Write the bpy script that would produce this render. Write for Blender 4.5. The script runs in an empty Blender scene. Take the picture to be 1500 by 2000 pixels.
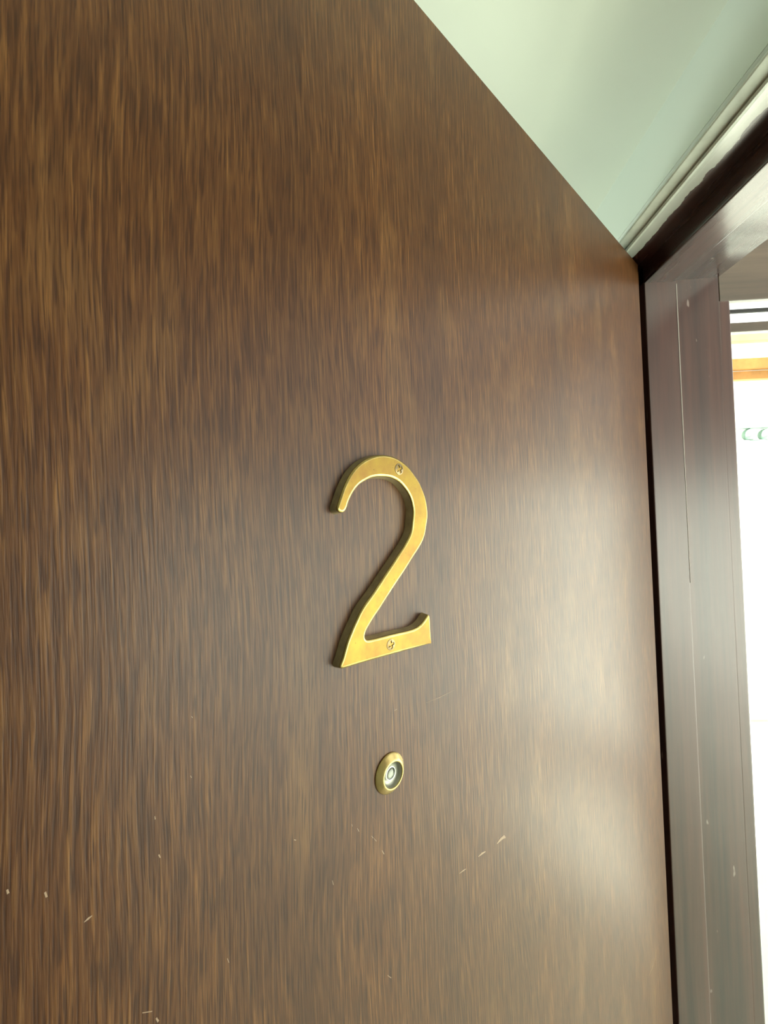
import bpy, bmesh, math, random
from mathutils import Vector, Matrix
random.seed(4)
S = bpy.context.scene
COL = S.collection
# ------------------------------------------------------------------ camera
F = 830.0
YAW, PIT, ROL, TH = map(math.radians, (-2.71, 0.90, -2.09, 44.2))
def cam_axes():
    f = Vector((math.sin(YAW)*math.cos(PIT), math.cos(YAW)*math.cos(PIT), math.sin(PIT)))
    r = Vector((math.cos(YAW), -math.sin(YAW), 0)); u = r.cross(f)
    c, s = math.cos(ROL), math.sin(ROL)
    return c*r + s*u, -s*r + c*u, f
R_, U_, F_ = cam_axes()
CZ = 1.679
CAM = Vector((0, 0, CZ))
cd = bpy.data.cameras.new('camera'); cam = bpy.data.objects.new('camera', cd); COL.objects.link(cam)
cd.sensor_fit = 'HORIZONTAL'; cd.sensor_width = 36; cd.lens = F/1500*36; cd.clip_start = 0.01; cd.clip_end = 200
M4 = Matrix((R_, U_, -F_)).transposed().to_4x4(); M4.translation = CAM
cam.matrix_world = M4
S.camera = cam
S.view_settings.view_transform = 'Standard'; S.view_settings.look = 'None'
S.view_settings.gamma = 1; S.view_settings.use_curve_mapping = False
S.view_settings.exposure = 0.05
# ------------------------------------------------------------------ light
W = bpy.data.worlds.new('world'); S.world = W; W.use_nodes = True
bg = W.node_tree.nodes['Background']
bg.inputs[0].default_value = (0.95, 1.0, 0.92, 1); bg.inputs[1].default_value = 1.9
sd = bpy.data.lights.new('sun', 'SUN'); sun = bpy.data.objects.new('sun', sd); COL.objects.link(sun)
sd.energy = 44.0; sd.angle = math.radians(1.0); sd.color = (1, 0.97, 0.91)
WIN_W = 76
sun.rotation_euler = Vector((0.50, 0.10, -1.0)).to_track_quat('-Z', 'Y').to_euler()

def ray(x, y): return ((x-750)*R_ - (y-1000)*U_ + F*F_).normalized()
def on_x(px, X):            # point on the plane X = const seen at a picture position
    d = ray(*px); return CAM + d*(X/d.x)
def on_y(px, Y):
    d = ray(*px); return CAM + d*(Y/d.y)

# door geometry
dD = Vector((math.sin(TH), math.cos(TH), 0))            # along the leaf, towards the hinges
nD = Vector((math.cos(TH), -math.sin(TH), 0))           # out of the numbered face
r0 = ray(1246, 517)
def on_door(px, off=0.0, P=None):
    d = ray(*px); P = P or P0
    return CAM + d*((P - CAM).dot(nD) + off)/d.dot(nD)
P0 = CAM + r0
P0 = CAM + r0*(0.53/(P0.z - on_door((762, 1508), 0, P0).z))
TOP = P0.z
PIV = P0 - nD*0.04
XF = PIV.x - 0.001           # room face of the wall and frame
YJ = PIV.y + 0.004           # rebate face of the hinge jamb
HR = TOP + 0.004             # rebate soffit
XS = 0.0
# stop edge: where the rebate soffit is seen on the line between the two strips
XS = (HR-CZ)/((on_x((1332, 482-13), 1.0).z-CZ)+0.0)*0 + 0.0
def x_at_height(px, H):
    d = ray(*px); return d.x*(H-CZ)/d.z
XS = x_at_height((1500, 261), HR)
HS = on_x((1500, 316), XS).z
YS = (lambda d: XS*d.y/d.x)(ray(1278, 980))
XT = x_at_height((1500, 394), HS)       # joint between stop and frame
XE = x_at_height((1500, 473), HS)       # outer edge of the frame
XP = (lambda d: YS*d.x/d.y)(ray(1449, 980))
HL = on_y((1440, 592.5), YS+.014).z          # underside of the porch screen's head
HA = on_x((1500, 97), XF-.018).z             # top of the architrave
HC = on_x((1174, 398), XF).z            # ceiling
YE = YJ - 0.96                          # latch jamb
print('GEO', P0, XF, YJ, YS, 'XS', XS, XT, XE, XP, 'H', HR, HS, HL, HA, HC)

# ------------------------------------------------------------------ helpers
def new_mat(name):
    m = bpy.data.materials.new(name); m.use_nodes = True
    nt = m.node_tree; b = nt.nodes['Principled BSDF']
    return m, nt, b
class N:
    def __init__(s, nt): s.nt = nt
    def __call__(s, kind, ins=None, **kw):
        n = s.nt.nodes.new('ShaderNode'+kind)
        for k, v in kw.items(): setattr(n, k, v)
        for k, v in (ins or {}).items():
            if isinstance(v, bpy.types.NodeSocket): s.nt.links.new(v, n.inputs[k])
            else: n.inputs[k].default_value = v
        return n
    def link(s, a, b): s.nt.links.new(a, b)
    def coords(s, scale, rot=(0,0,0), loc=(0,0,0), src='Object'):
        t = s('TexCoord'); return s('Mapping', {'Vector': t.outputs[src], 'Scale': scale, 'Rotation': rot, 'Location': loc}).outputs[0]
    def noise(s, vec, scale, detail=4, rough=.55, dist=0):
        return s('TexNoise', {'Vector': vec, 'Scale': scale, 'Detail': detail, 'Roughness': rough, 'Distortion': dist}).outputs[0]
    def ramp(s, fac, stops):
        n = s('ValToRGB', {'Fac': fac}); e = n.color_ramp.elements
        while len(e) < len(stops): e.new(0.5)
        for el, (p, c) in zip(e, stops):
            el.position = p; el.color = (*c, 1) if len(c) == 3 else c
        return n.outputs[0]
    def mix(s, fac, a, b, mode='MIX'):
        n = s('Mix', data_type='RGBA', blend_type=mode)
        for i, v in ((0, fac), (6, a), (7, b)):
            if isinstance(v, bpy.types.NodeSocket): s.nt.links.new(v, n.inputs[i])
            else: n.inputs[i].default_value = v if i == 0 or len(v) == 4 else (*v, 1)
        return n.outputs[2]
    def math(s, op, a, b=0.5):
        n = s('Math', operation=op)
        for i, v in ((0, a), (1, b)):
            if isinstance(v, bpy.types.NodeSocket): s.nt.links.new(v, n.inputs[i])
            else: n.inputs[i].default_value = v
        return n.outputs[0]
    def bump(s, h, strength, dist, b):
        n = s('Bump', {'Height': h, 'Strength': strength, 'Distance': dist}); s.link(n.outputs[0], b.inputs['Normal']); return n

def wood_door():
    # leaf-local object axes: x along the leaf, z up
    m, nt, b = new_mat('door_veneer'); n = N(nt)
    base = n.coords((1, 1, 1))
    # slow sideways wander of the grain
    wz = n('TexNoise', {'Vector': n.coords((4, 4, 2.6)), 'Scale': 1.0, 'Detail': 2.0})
    off = n('VectorMath', {0: wz.outputs['Color'], 1: (0.03, 0, 0)}, operation='MULTIPLY')
    vec = n('VectorMath', {0: base, 1: off.outputs[0]}, operation='ADD').outputs[0]
    def st(sx, sz, loc=(0,0,0)):
        return n('Mapping', {'Vector': vec, 'Scale': (sx, sx, sz), 'Location': loc}).outputs[0]
    band = n.noise(st(16, 1.6), 1.0, 3, .5)
    grain = n.noise(st(620, 24, (3, 1, 0)), 1.0, 3, .6)
    fine = n.noise(st(1500, 60, (7, 2, 5)), 1.0, 2, .6)
    pores = n.noise(st(1150, 46, (1, 9, 4)), 1.0, 1.5, .5)
    c0 = n.ramp(grain, [(.30, (.046, .0160, .0048)), (.50, (.115, .044, .0125)), (.72, (.240, .110, .032))])
    c1 = n.mix(n.ramp(band, [(.32, (0,0,0)), (.68, (1,1,1))]), n.mix(.55, c0, (.050, .021, .011)), c0)
    c2 = n.mix(n.math('MULTIPLY', n.ramp(n.noise(st(24, 7, (4, 4, 1)), 1.0, 3), [(.55, (0,0,0)), (.75, (1,1,1))]), .5), c1, (.24, .125, .045))
    c3 = n.mix(n.math('MULTIPLY', n.ramp(pores, [(.52, (0,0,0)), (.64, (1,1,1))]), .72), c2, (.034, .012, .006))
    c4 = n.mix(n.math('MULTIPLY', n.ramp(fine, [(.42, (1,1,1)), (.60, (0,0,0))]), .25), c3, (.035, .015, .008))
    n.link(c4, b.inputs['Base Color'])
    rg = n('MapRange', {'Value': n.noise(st(40, 12), 1.0, 4), 3: .34, 4: .42})
    n.link(rg.outputs[0], b.inputs['Roughness'])
    b.inputs['Specular IOR Level'].default_value = 0.30
    b.inputs['Coat Weight'].default_value = 0.12; b.inputs['Coat Roughness'].default_value = 0.30
    n.bump(n.math('ADD', n.math('MULTIPLY', pores, -0.6), grain), .25, .0006, b)
    return m

def wood_frame(name, axis, dark=(.012, .0045, .0035), mid=(.052, .018, .012), paint_glare_x=None, rough=(.26, .40), coat=.26, bs=.10):
    m, nt, b = new_mat(name); n = N(nt)
    sc = {'x': (4, 120, 120), 'y': (120, 4, 120), 'z': (120, 120, 4)}[axis]
    g = n.noise(n.coords(sc), 1.0, 4, .6)
    band = n.noise(n.coords(tuple(s*.18 for s in sc)), 1.0, 3)
    c = n.mix(n.ramp(band, [(.35, (0,0,0)), (.65, (1,1,1))]), n.ramp(g, [(.3, dark), (.7, mid)]), n.ramp(g, [(.3, mid), (.7, tuple(v*1.5 for v in mid))]))
    r = n('MapRange', {'Value': n.noise(n.coords(tuple(s*.6 for s in sc)), 1.0, 4), 3: rough[0], 4: rough[1]}).outputs[0]
    # small pale nicks
    sp = n.ramp(n.noise(n.coords((70, 70, 22)), 1.0, 2), [(.74, (0,0,0)), (.78, (1,1,1))])
    c = n.mix(n.math('MULTIPLY', sp, .5), c, (.42, .34, .30))
    if paint_glare_x is not None:       # white paint brushed over the frame's edge, spread wider to imitate streaky reflection
        sep = n('SeparateXYZ', {0: n('TexCoord').outputs['Object']})
        e = n.math('ADD', sep.outputs[0], n.math('MULTIPLY', n.math('SUBTRACT', n.noise(n.coords((30, 14, 30)), 1.0, 4), .5), .030))
        k = n.math('LESS_THAN', e, paint_glare_x)
        c = n.mix(k, c, (.52, .56, .50))
    n.link(c, b.inputs['Base Color']); n.link(r, b.inputs['Roughness'])
    b.inputs['Coat Weight'].default_value = 1.0; b.inputs['Coat Roughness'].default_value = coat
    n.bump(g, bs, .0006, b)
    return m

def plain(name, col, rough=.5, metal=0, var=.1, scale=8, bump=0, bdist=.001, spec=.5):
    m, nt, b = new_mat(name); n = N(nt)
    f = n.noise(n.coords((scale,)*3), 1.0, 4)
    n.link(n.mix(n.ramp(f, [(.3, (0,0,0)), (.7, (1,1,1))]), tuple(c*(1-var) for c in col), tuple(min(1, c*(1+var)) for c in col)), b.inputs['Base Color'])
    b.inputs['Roughness'].default_value = rough; b.inputs['Metallic'].default_value = metal
    b.inputs['Specular IOR Level'].default_value = spec
    if bump: n.bump(f, bump, bdist, b)
    return m

def brass(name, base=(.78, .50, .13), tarn=(.36, .21, .055), rough=(.20, .42), scratches=True, metal=1):
    m, nt, b = new_mat(name); n = N(nt)
    blot = n.noise(n.coords((75, 75, 60)), 1.0, 6, .65)
    c = n.mix(n.ramp(blot, [(.38, (0,0,0)), (.70, (1,1,1))]), base, n.mix(.8, base, tarn))
    spots = n.ramp(n.noise(n.coords((520, 520, 520), loc=(3, 1, 2)), 1.0, 2, .5), [(.70, (0,0,0)), (.76, (1,1,1))])
    c = n.mix(n.math('MULTIPLY', spots, .8), c, (.10, .065, .02))
    if scratches:
        s1 = n.ramp(n.noise(n.coords((170, 170, 1100), rot=(0, .22, 0)), 1.0, 2, .5), [(.68, (0,0,0)), (.73, (1,1,1))])
        sep = n('SeparateXYZ', {0: n('TexCoord').outputs['Object']})
        k = n.math('GREATER_THAN', sep.outputs[2], 0.045)
        c = n.mix(n.math('MULTIPLY', n.math('MULTIPLY', s1, k), .7), c, (.16, .10, .03))
    n.link(c, b.inputs['Base Color']); b.inputs['Metallic'].default_value = metal
    rr = n('MapRange', {'Value': blot, 3: rough[0], 4: rough[1]}); n.link(rr.outputs[0], b.inputs['Roughness'])
    n.bump(blot, .12, .0004, b)
    return m

MAT = dict(
    door=wood_door(),
    jamb=wood_frame('jamb_wood', 'z'),
    head=wood_frame('head_wood', 'y', paint_glare_x=XF+.018, rough=(.20, .34), coat=.20, bs=.35),
    screen=wood_frame('screen_wood', 'x', (.040, .025, .016), (.075, .048, .031), rough=(.45, .6)),
    seal=plain('dark_joint', (.012, .010, .010), .6),
    nick=plain('bare_wood', (.34, .235, .155), .6),
    hiline=plain('highlight_line', (.33, .29, .26), .5),
    trim=plain('trim_paint', (.62, .68, .60), .35, var=.10, scale=60, bump=.5, bdist=.0012),
    wall=plain('wall_paint', (.70, .76, .68), .55, var=.02, scale=5, bump=.15, bdist=.002),
    ceil=plain('ceiling_paint', (.72, .76, .64), .5, var=.02, scale=5, bump=.2, bdist=.002),
    floor=plain('floor_boards', (.16, .10, .06), .5, var=.25),
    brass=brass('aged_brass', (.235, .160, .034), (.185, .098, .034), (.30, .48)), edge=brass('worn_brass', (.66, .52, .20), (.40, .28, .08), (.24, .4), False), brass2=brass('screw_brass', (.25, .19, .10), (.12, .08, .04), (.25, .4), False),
    brass3=brass('viewer_brass', (.70, .54, .21), (.40, .27, .10), (.18, .32), False, .6),
    bore=plain('viewer_barrel', (.34, .34, .28), .35, metal=.6),
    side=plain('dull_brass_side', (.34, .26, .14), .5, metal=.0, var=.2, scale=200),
    ring=plain('lens_ring', (.75, .78, .74), .2, metal=1),
    render=plain('pale_render', (.77, .82, .76), .9, var=.04, bump=.2, bdist=.004),
    dimmer=plain('reflection_dimmer', (.05, .042, .036), .9, var=.3),  # near-black, for the added surfaces that darken reflections
    pave=plain('paving', (.38, .40, .34), .9, var=.08, scale=3),
    pine=plain('pine_boards', (.40, .185, .045), .55, var=.2, scale=12),
    cream=plain('cream_paint', (.46, .38, .19), .6, var=.1),
    rail=plain('pale_green_paint', (.30, .42, .35), .5, var=.08),
    leaf=plain('leaves', (.22, .42, .18), .5, var=.35, scale=20),
)
g, nt, b = new_mat('lens_glass'); b.inputs['Base Color'].default_value = (.9, .95, .95, 1); b.inputs['Roughness'].default_value = .02
b.inputs['Transmission Weight'].default_value = 1; b.inputs['IOR'].default_value = 1.5; MAT['glass'] = g

def link(name, me, m, parent=None, smooth=False):
    o = bpy.data.objects.new(name, me); COL.objects.link(o)
    if m: me.materials.clear(); me.materials.append(m)
    if parent: o.parent = parent
    if smooth:
        for p in me.polygons: p.use_smooth = True
    return o
def from_bm(name, bm, m, parent=None, smooth=False):
    bmesh.ops.recalc_face_normals(bm, faces=bm.faces)
    me = bpy.data.meshes.new(name); bm.to_mesh(me); bm.free()
    return link(name, me, m, parent, smooth)
def add_box(bm, a, b_, bevel=0.0):
    r = bmesh.ops.create_cube(bm, size=1.0)
    vs = r['verts']; c = [(a[i]+b_[i])/2 for i in range(3)]; s = [abs(b_[i]-a[i]) for i in range(3)]
    for v in vs: v.co = Vector((c[0]+v.co.x*s[0], c[1]+v.co.y*s[1], c[2]+v.co.z*s[2]))
    if bevel:
        es = list({e for v in vs for e in v.link_edges})
        bmesh.ops.bevel(bm, geom=es, offset=bevel, segments=3, profile=.6, affect='EDGES')
def box(name, a, b_, m, parent=None, bevel=0.0):
    bm = bmesh.new(); add_box(bm, a, b_, bevel); return from_bm(name, bm, m, parent)
def lathe(name, prof, m, parent, M, seg=64):
    bm = bmesh.new(); rings = []
    for r, h in prof:
        rings.append([bm.verts.new(M @ Vector((r*math.cos(2*math.pi*i/seg), -h, r*math.sin(2*math.pi*i/seg)))) for i in range(seg)] if r > 1e-7 else [bm.verts.new(M @ Vector((0, -h, 0)))])
    for A, B in zip(rings, rings[1:]):
        for i in range(seg):
            j = (i+1) % seg
            if len(A) == 1: bm.faces.new((A[0], B[i], B[j]))
            elif len(B) == 1: bm.faces.new((A[i], A[j], B[0]))
            else: bm.faces.new((A[i], A[j], B[j], B[i]))
    return from_bm(name, bm, m, parent, True)
def struct(o, label=None):
    o['kind'] = 'structure'
    if label: o['label'] = label
    return o
def tag(o, label, cat, group=None):
    o['label'] = label; o['category'] = cat
    if group: o['group'] = group
    return o
def auto_smooth(o, ang=35):
    me = o.data
    for p in me.polygons: p.use_smooth = True
    bm = bmesh.new(); bm.from_mesh(me)
    for e in bm.edges:
        if len(e.link_faces) == 2 and e.calc_face_angle(0) > math.radians(ang): e.smooth = False
    bm.to_mesh(me); bm.free()

# ------------------------------------------------------------------ room shell
XR, YB, YR = -3.2, -3.4, 2.6
TW = XE - XF
struct(box('floor', (XR, YB, -0.1), (XF, YR, 0), MAT['floor']))
struct(box('ceiling', (XR, YB, HC), (XF+TW, YR, HC+.12), MAT['ceil']))
struct(box('wall_left', (XR-.1, YB, 0), (XR, YR, HC), MAT['wall']))
struct(box('wall_back', (XR, YB-.1, 0), (XF+TW, YB, HC), MAT['wall']))
WX0, WX1, WZ0, WZ1 = -1.25, .15, .85, 1.95
bm = bmesh.new()
add_box(bm, (XR, YR, 0), (WX0, YR+.1, HC)); add_box(bm, (WX1, YR, 0), (XF+TW, YR+.1, HC)); add_box(bm, (WX0, YR, 0), (WX1, YR+.1, WZ0)); add_box(bm, (WX0, YR, WZ1), (WX1, YR+.1, HC))
struct(from_bm('wall_front', bm, MAT['wall']))
bm = bmesh.new()
for a, c in (((WX0, WZ0), (WX0+.05, WZ1)), ((WX1-.05, WZ0), (WX1, WZ1)), ((WX0, WZ0), (WX1, WZ0+.05)), ((WX0, WZ1-.05), (WX1, WZ1)), ((-.57, WZ0), (-.53, WZ1))):
    add_box(bm, (a[0], YR+.03, a[1]), (c[0], YR+.07, c[1]))
struct(from_bm('window_2', bm, MAT['trim']))['label'] = 'white framed window in the room behind the door'
FW = .035        # thickness of the frame members
bm = bmesh.new()
add_box(bm, (XF, YJ+FW, 0), (XE-.004, YR, HC)); add_box(bm, (XF, YB, 0), (XE-.004, YE-FW, HC)); add_box(bm, (XF, YE-FW, HR+FW), (XE-.004, YJ+FW, HC))
struct(from_bm('wall_right', bm, MAT['wall']))

# ------------------------------------------------------------------ door frame
HE = TW
frame = bpy.data.objects.new('trim_1', None); COL.objects.link(frame); frame.location = (XF, YJ, 0); struct(frame)
frame['label'] = 'dark brown varnished door frame around the open door'
def fbox(name, a, b_, m, bevel=.0015):
    o = box(name, a, b_, m, frame, bevel); o.matrix_parent_inverse = Matrix.Translation(-frame.location); return o
def fmesh(name, bm, m):
    o = from_bm(name, bm, m, frame); o.matrix_parent_inverse = Matrix.Translation(-frame.location); return o
bm = bmesh.new(); add_box(bm, (XF, YJ, 0), (XS+.001, YJ+FW, HR), .0012); add_box(bm, (XS, YS+.0, 0), (XT-.0006, YJ+FW, HR), .0022); add_box(bm, (XT-.002, YS+.0035, 0), (XE, YJ+FW, HR), .002)
fmesh('hinge_jamb', bm, MAT['jamb'])
bm = bmesh.new(); add_box(bm, (XF, YE-FW, 0), (XS+.001, YE, HR), .0012); add_box(bm, (XS, YE-FW, 0), (XT-.0006, YE+YJ-YS, HR), .0014); add_box(bm, (XT+.0004, YE-FW, 0), (XE, YE+YJ-YS, HR), .002)
fmesh('latch_jamb', bm, MAT['jamb'])
bm = bmesh.new(); add_box(bm, (XF, YE-FW, HR), (XS+.001, YJ+FW, HR+FW), .0012); add_box(bm, (XS, YE+.001, HS), (XT-.0006, YJ+.001, HR+FW-.001), .0022); add_box(bm, (XT-.002, YE+.001, HS+.0035), (XE, YJ+.001, HR+FW-.001), .002)
fmesh('frame_head', bm, MAT['head'])
# pale tapering strip along the joint, its colour standing in for an edge highlight
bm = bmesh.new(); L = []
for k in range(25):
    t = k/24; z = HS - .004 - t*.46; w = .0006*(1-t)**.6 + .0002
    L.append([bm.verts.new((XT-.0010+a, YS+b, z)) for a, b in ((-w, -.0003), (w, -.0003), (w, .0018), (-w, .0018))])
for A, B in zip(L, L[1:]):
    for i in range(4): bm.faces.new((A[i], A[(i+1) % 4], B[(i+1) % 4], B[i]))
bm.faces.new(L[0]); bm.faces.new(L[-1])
fmesh('edge_highlight', bm, MAT['hiline'])['label'] = 'thin pale strip coloured as an edge highlight'
# architrave: profile swept along the head and down both sides (mitred)
HA_ = HA - HR
prof = [(0, -.001), (.003, -.001), (.0045, .0008), (.0045, HA_*.16), (.0015, HA_*.20), (.0015, HA_*.36), (.0050, HA_*.40), (.0170, HA_*.66), (.0180, HA_*.74), (.0178, HA_), (0, HA_)]
bm = bmesh.new()
def ring(pt, dy, dz): return [bm.verts.new((XF-p, pt[0]+dy*q, pt[1]+dz*q)) for p, q in prof]
rs = [ring((YJ, 0), 1, 0), ring((YJ, HR), 1, 1), ring((YE, HR), -1, 1), ring((YE, 0), -1, 0)]
# finer divisions on the head for a hand-painted look
for A, B in zip(rs, rs[1:]):
    for i in range(len(prof)):
        j = (i+1) % len(prof); bm.faces.new((A[i], A[j], B[j], B[i]))
bm.faces.new(rs[0]); bm.faces.new(rs[-1])
fmesh('architrave', bm, MAT['trim'])

# ------------------------------------------------------------------ door leaf
leaf = bpy.data.objects.new('door_1', None); COL.objects.link(leaf)
leaf.location = (P0.x, P0.y, 0); leaf.rotation_euler = (0, 0, math.atan2(dD.y, dD.x)); struct(leaf)
leaf['label'] = 'dark brown wood veneer door leaf standing open'
WD = 0.93
bpy.context.view_layer.update()
# leaf axes: local x towards hinges, local -y = out of the numbered face (nD)
LEAF = leaf.matrix_world.copy(); LI = LEAF.inverted()
assert (LEAF.to_3x3() @ Vector((0, -1, 0)) - nD).length < 1e-4
bm = bmesh.new(); add_box(bm, (-WD, 0, .006), (0, .04, TOP), .0012)
slab = from_bm('door_panel', bm, MAT['door'], leaf)
# hinges on the back edge
for hz in (.25, 1.05, 1.80):
    bm = bmesh.new()
    bmesh.ops.create_cone(bm, cap_ends=True, segments=20, radius1=.0055, radius2=.0055, depth=.09, matrix=Matrix.Translation((.0, .046, hz)))
    o = from_bm('hinge', bm, MAT['brass2'], leaf, True)

def loc2(px, off=0): return LI @ on_door(px, off)
# scuffs: little bare patches where the veneer is chipped
def flake(pts, w0, name='scratch'):
    """a thin, slightly raised irregular sliver along picture-traced points of the leaf"""
    L = [loc2(p) for p in pts]; bm = bmesh.new(); a = []; c = []
    for i, p in enumerate(L):
        t = i/(len(L)-1); w = w0*(.25+math.sin(math.pi*min(1, t*.9+.05)))*random.uniform(.7, 1.2)
        d = (L[min(i+1, len(L)-1)]-L[max(i-1, 0)]).normalized(); q = Vector((-d.z, 0, d.x))
        a.append(bm.verts.new(p+q*w+Vector((0, -.00012, 0)))); c.append(bm.verts.new(p-q*w+Vector((0, -.00012, 0))))
    for i in range(len(L)-1): bm.faces.new((a[i], a[i+1], c[i+1], c[i]))
    r = bmesh.ops.extrude_face_region(bm, geom=bm.faces[:])
    for v in [g for g in r['geom'] if isinstance(g, bmesh.types.BMVert)]: v.co.y += .0004
    return bm
def merge(bms):
    me = bpy.data.meshes.new('t'); out = bmesh.new()
    for b0 in bms:
        b0.to_mesh(me); b0.free(); out.from_mesh(me)
    return out
SC = [([(970,1648),(977,1640),(984,1634),(987,1636)], .0013), ([(934,1673),(941,1667),(948,1663)], .0007), ([(897,1706),(905,1700),(910,1697)], .0003),
      ([(726,1633),(729,1637)], .0003), ([(731,1638),(735,1643)], .0003), ([(746,1661),(750,1668)], .0004), ([(698,1618),(701,1624)], .0003), ([(687,1610),(688,1614)], .0003),
      ([(757,1905),(764,1910)], .0003), ([(164,1801),(172,1794),(180,1788)], .0003), ([(14,1737),(16,1745)], .0008), ([(88,1742),(91,1752)], .0007), ([(372,1515),(374,1519)], .0003),
      ([(302,1594),(303,1600)], .0004), ([(310,1669),(313,1675)], .0005), ([(305,1988),(309,1995)], .0007), ([(278,1978),(297,1975)], .0003), ([(444,1872),(447,1880)], .0003),
      ([(574,1640),(578,1641)], .0004), ([(770,1388),(775,1385)], .0003), ([(832,1372),(858,1362),(886,1348)], .00012), ([(1284,1850),(1276,1885),(1268,1905)], .00025),
      ([(374,1399),(376,1402)], .0003), ([(649,1720),(651,1728)], .0003)]
scuffs = from_bm('chip_marks', merge([flake(*s) for s in SC]), MAT['nick'], leaf)

# ------------------------------------------------------------------ the number
T = .0062
def c7(l, oy): return [(640+x/7.143, oy+y/7.143) for x, y in l]
def c4(l): return [(600+x/4.1667, 860+y/4.1667) for x, y in l]
def c10(l): return [(700+x/10, 1000+y/10) for x, y in l]
outer = c7([(125,880),(150,790),(180,700),(215,600),(260,500),(315,400),(380,315),(460,240),(560,180),(650,148),(740,133),(830,138),(920,160),(1000,200),(1070,250),(1140,315),(1210,410),(1270,500),(1320,610),(1360,720),(1383,830)], 870)
outer += c10([(1350,0),(1350,120),(1330,260),(1310,390),(1278,510),(1230,620),(1165,730),(1080,860),(990,1005),(900,1150),(800,1300),(700,1450),(600,1605),(500,1760),(420,1890)])
outer += c7([(660,520),(580,650),(535,735),(520,800),(530,840),(570,853),(700,825),(900,775),(1100,730),(1200,700),(1270,660),(1330,600),(1375,530),(1395,503),(1413,512),(1425,560),(1432,700),(1440,850),(1433,892),(1400,915),(1100,1000),(800,1085),(500,1170),(240,1250),(190,1252),(165,1235),(175,1190),(205,1110),(235,1000),(270,880),(310,780),(355,670),(400,575),(428,510)], 1130)
outer += c10([(60,1900),(130,1790),(230,1655),(320,1525),(420,1375),(500,1250),(585,1125),(668,1000),(740,890),(808,785),(880,675),(945,560),(998,450),(1030,340),(1046,200)])
outer += c7([(1188,930),(1175,820),(1150,730),(1110,650),(1060,580),(1000,515),(930,470),(850,443),(760,435),(680,437),(600,455),(520,495),(450,540),(385,610),(330,700),(290,790),(270,860),(240,915),(200,940),(150,925)], 870)
pts = [loc2(p, T-.0006) for p in outer]
ctr = loc2((750, 1098), 0); ctr.y = 0
num = bpy.data.objects.new('house_number', None); COL.objects.link(num)
num.matrix_world = LEAF @ Matrix.Translation(ctr)
tag(num, 'polished aged brass numeral 2 screwed to the dark wooden door', 'house number')
P2 = [(p.x-ctr.x, p.z-ctr.z) for p in pts]
# drop points that come too close, then smooth
Q = []
for p in P2:
    if not Q or math.dist(p, Q[-1]) > .0006: Q.append(p)
def catmull(P, k=3):
    out = []; n_ = len(P)
    for i in range(n_):
        p0, p1, p2, p3 = P[i-1], P[i], P[(i+1) % n_], P[(i+2) % n_]
        for j in range(k):
            t = j/k
            out.append(tuple(.5*(2*p1[a]+(p2[a]-p0[a])*t+(2*p0[a]-5*p1[a]+4*p2[a]-p3[a])*t*t+(3*p1[a]-p0[a]-3*p2[a]+p3[a])*t**3) for a in (0, 1)))
    return out
Q = catmull(Q)
def area(P): return sum(P[i-1][0]*P[i][1]-P[i][0]*P[i-1][1] for i in range(len(P)))
if area(Q) < 0: Q.reverse()
nrm = []
for i in range(len(Q)):
    a, c = Q[i-2], Q[(i+2) % len(Q)]
    t = Vector((c[0]-a[0], c[1]-a[1])).normalized(); nrm.append(Vector((-t.y, t.x)))     # points inward
LAY = [(-.0007, 0), (-.0006, .0004), (0, T-.0011), (.00015, T-.00065), (.0006, T-.0003), (.0011, T-.00008), (.0015, T)]
def seg_d(p, a, b):
    ax, ay = b[0]-a[0], b[1]-a[1]; L = ax*ax+ay*ay or 1e-12
    t = max(0, min(1, ((p[0]-a[0])*ax+(p[1]-a[1])*ay)/L)); return math.hypot(p[0]-a[0]-t*ax, p[1]-a[1]-t*ay)
lim = []
for q, n_ in zip(Q, nrm):     # how far each point may move in before it nears another side
    d = .0015
    for _ in range(24):
        p = (q[0]+n_.x*d, q[1]+n_.y*d)
        if min(seg_d(p, Q[k-1], Q[k]) for k in range(len(Q)) if abs(Q[k][0]-p[0])+abs(Q[k][1]-p[1]) < .01) >= .88*d: break
        d *= .88
    lim.append(d)
for _ in range(6): lim = [min(lim[i], (lim[i-1]+lim[i]+lim[(i+1) % len(lim)])/3) for i in range(len(lim))]
bm = bmesh.new(); rings = [[bm.verts.new((q[0]+n_.x*o*l_/.0015, -h, q[1]+n_.y*o*l_/.0015)) for q, n_, l_ in zip(Q, nrm, lim)] for o, h in LAY]
for A, B in zip(rings, rings[1:]):
    for i in range(len(Q)):
        j = (i+1) % len(Q); bm.faces.new((A[i], A[j], B[j], B[i]))
cap = bm.faces.new(rings[-1]); cap.normal_update()
tri = bmesh.ops.triangulate(bm, faces=[cap], ngon_method='BEAUTY')['faces']
idx = {v: i for i, v in enumerate(rings[-1])}
for f in tri: bm.faces.new([rings[0][idx[v]] for v in reversed(f.verts)])
numeral = from_bm('numeral', bm, MAT['brass'], num); auto_smooth(numeral, 40)
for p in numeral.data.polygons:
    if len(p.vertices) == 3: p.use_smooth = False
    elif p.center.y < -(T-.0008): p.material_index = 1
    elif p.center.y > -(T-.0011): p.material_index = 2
numeral.data.materials.append(MAT['edge']); numeral.data.materials.append(MAT['side'])

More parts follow.
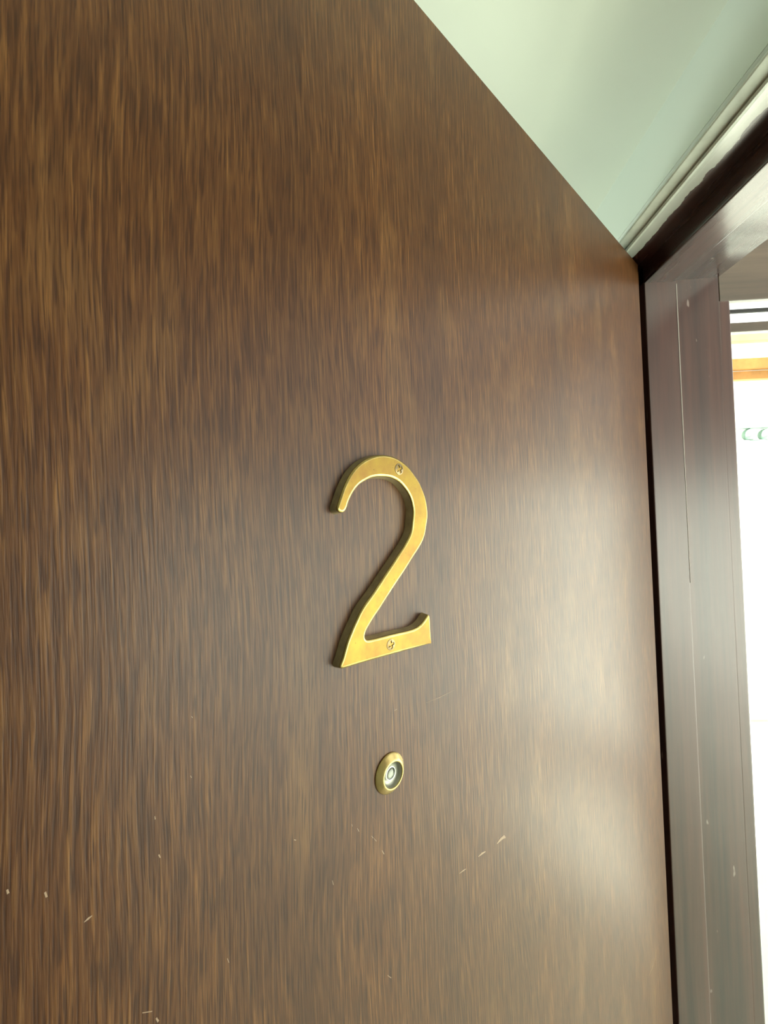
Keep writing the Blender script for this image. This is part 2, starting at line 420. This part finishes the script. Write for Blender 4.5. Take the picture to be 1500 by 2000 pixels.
def screw(px, ang, rad=.0040):
    p = loc2(px, T); cx, cz = p.x-ctr.x, p.z-ctr.z
    bm = bmesh.new(); rings = []; seg = 96; nr = 22
    for k in range(nr+1):
        r = rad*k/nr; rg = []
        for i in range(seg):
            a = 2*math.pi*i/seg; x, z = r*math.cos(a), r*math.sin(a)
            xr = x*math.cos(ang)+z*math.sin(ang); zr = -x*math.sin(ang)+z*math.cos(ang)
            arm = min(abs(xr), abs(zr)); ln = max(abs(xr), abs(zr))
            dome = .00045*(1-(r/rad)**2)
            dep = 0
            if arm < rad*.15 and ln < rad*.62: dep = .0011*(1-(ln/(rad*.62))**2*.6)
            elif arm < rad*.21 and ln < rad*.68: dep = .0005
            rim = -.0006 if k == nr else 0
            rg.append(bm.verts.new((cx+x, -(T+.00015+dome-dep+rim), cz+z)))
            if k == 0: break
        rings.append(rg)
    for A, B in zip(rings, rings[1:]):
        for i in range(seg):
            j = (i+1) % seg
            if len(A) == 1: bm.faces.new((A[0], B[i], B[j]))
            else: bm.faces.new((A[i], A[j], B[j], B[i]))
    # shank down to the door so that the head is a solid
    bot = [bm.verts.new((v.co.x, -.001, v.co.z)) for v in rings[-1]]
    for i in range(seg): bm.faces.new((rings[-1][i], rings[-1][(i+1) % seg], bot[(i+1) % seg], bot[i]))
    bm.faces.new(bot)
    o = from_bm('screw', bm, MAT['brass2'], num); auto_smooth(o, 40)
    return o
screw((779.5, 916.5), .45, .0038)['label'] = 'dull brass cross-head screw'
screw((763.5, 1259), .2, .0035)['label'] = 'bright brass cross-head screw'

# ------------------------------------------------------------------ door viewer
HV = .0040
pc = loc2((769.3, 1514.5), HV); pc.y = 0
view = bpy.data.objects.new('peephole', None); COL.objects.link(view)
view.matrix_world = LEAF @ Matrix.Translation(pc)
tag(view, 'small round brass peephole set in the door below the numeral', 'peephole')
I4 = Matrix.Identity(4)
lathe('flange', [(.0119, 0), (.0121, .0005), (.0119, .0010), (.0111, .0016), (.0096, .0031), (.0086, HV-.0002), (.0080, HV), (.0076, HV-.0003), (.0074, .0030)], MAT['brass3'], view, I4)
lathe('barrel', [(.0074, .0033), (.0068, .0018), (.0060, .0008), (.0042, .0005), (.0030, .0004), (0, .0004)], MAT['bore'], view, I4)
lathe('lens_ring', [(.0044, .0005), (.0043, .0013), (.0038, .0015), (.0034, .0013), (.0033, .0005)], MAT['ring'], view, I4)
lathe('lens', [(.0033, .0006), (.0030, .0011), (.0022, .0015), (.0011, .00175), (0, .0018)], MAT['glass'], view, I4)

# ------------------------------------------------------------------ porch screen at right angles to the door frame
scr = bpy.data.objects.new('window_1', None); COL.objects.link(scr); scr.location = (XE, YS, 0); struct(scr)
scr['label'] = 'brown timber porch screen beside the door frame'
def sbox(name, a, b_, m, bevel=.001):
    o = box(name, a, b_, m, scr, bevel); o.matrix_parent_inverse = Matrix.Translation(-scr.location); return o
XO = 1.75
sbox('post', (XE-.0032, YS+.0034, 0), (XP, YS+.045, HL+.001), MAT['jamb'], .003)
sbox('screen_head', (XE+.0005, YS+.004, HL), (XO, YS+.014, HL+.30), MAT['screen'], .002)
def zy(y, o): return on_y((1460, y), YS+o).z
sbox('screen_bar', (XP-.004, YS+.006, zy(612, .010)), (XO, YS+.010, zy(602.5, .006)), MAT['seal'])
sbox('screen_rail', (XP-.004, YS+.006, zy(650, .012)), (XO, YS+.012, zy(629, .006)), MAT['screen'])
sbox('post', (XO, YS+.002, 0), (XO+.05, YS+.05, HL+.30), MAT['jamb'], .003)

# daylight coming in through the room's own window, thrown up from the ground outside
ld = bpy.data.lights.new('window_daylight', 'AREA'); lo = bpy.data.objects.new('window_daylight', ld); COL.objects.link(lo)
ld.shape = 'RECTANGLE'; ld.size = 1.3; ld.size_y = 1.0; ld.energy = WIN_W; ld.color = (.90, 1.0, .92)
lo.location = (-.55, YR+.15, 1.35); lo.rotation_euler = Vector((-.1, -.8, .9)).to_track_quat('-Z', 'Y').to_euler()
# ------------------------------------------------------------------ outside
struct(box('trim_2', (XE, -6, -.12), (14, 9, -.02), MAT['pave']))['label'] = 'pale paving outside the door'
YO = 3.2
def zo(y, Y=YO): return on_y((1465, y), Y).z
def xo(x, y, Y=YO): return on_y((x, y), Y).x
struct(box('wall_outer', (XE+.3, YO+.6, -.02), (8, YO+.8, zo(664, YO+.6)), MAT['render']))
struct(box('trim_3', (XE-.004, -5, 2.45), (.9, YS+.03, 2.55), MAT['render']))['label'] = 'porch roof slab over the door'
struct(box('trim_4', (2.55, -9, -.02), (2.7, 2.9, 1.88), MAT['render']))['label'] = 'pale sunlit garden wall opposite the door'
struct(box('trim_5', (2.535, -9, -.02), (2.56, 2.9, .22), MAT['dimmer']))['label'] = 'added dark strip at the foot of the garden wall, dims low reflections'  # unseen strip, added to dim reflections low on the door
struct(box('wall_blocker', (3.4, -12, -.02), (3.7, -1.4, 8), MAT['dimmer']))  # unseen dark slab added to darken the reflection high on the jamb
ev = bpy.data.objects.new('eaves', None); COL.objects.link(ev); ev.location = (3, YO, 2.6)
tag(ev, 'orange timber eaves boards beyond the porch screen', 'eaves')
def ebox(name, a, b_, m):
    o = box(name, a, b_, m, ev, .004); o.matrix_parent_inverse = Matrix.Translation(-ev.location); return o
ebox('fascia_board', (1.2, YO, zo(720)), (6, YO+.05, zo(699)), MAT['pine'])
ebox('fascia_board', (1.2, YO+.03, zo(738)), (6, YO+.08, zo(721.5)), MAT['pine'])
ebox('upper_board', (1.2, YO+.1, zo(666, YO+.1)), (6, YO+.15, zo(651, YO+.1)), MAT['cream'])
YG = 2.6
rl = bpy.data.objects.new('garden_railing', None); COL.objects.link(rl); rl.location = (xo(1465, 840, YG), YG, 1)
tag(rl, 'pale green railing with round rosettes beyond the porch screen', 'railing')
def rbox(name, a, b_, m):
    o = box(name, a, b_, m, rl, .004); o.matrix_parent_inverse = Matrix.Translation(-rl.location); return o
rbox('top_rail', (1.2, YG, zo(836, YG)), (5, YG+.05, zo(827, YG)), MAT['rail'])
rbox('bottom_rail', (1.2, YG, zo(863, YG)), (5, YG+.05, zo(859, YG)), MAT['rail'])
for k, px in enumerate((1468, 1500, 1532)):
    c = on_y((px, 848), YG); bm = bmesh.new()
    bmesh.ops.create_uvsphere(bm, u_segments=24, v_segments=12, radius=.036, matrix=Matrix.Translation((c.x, YG+.02, c.z)))
    o = from_bm('rosette', bm, MAT['rail'], rl, True); o.matrix_parent_inverse = Matrix.Translation(-rl.location)
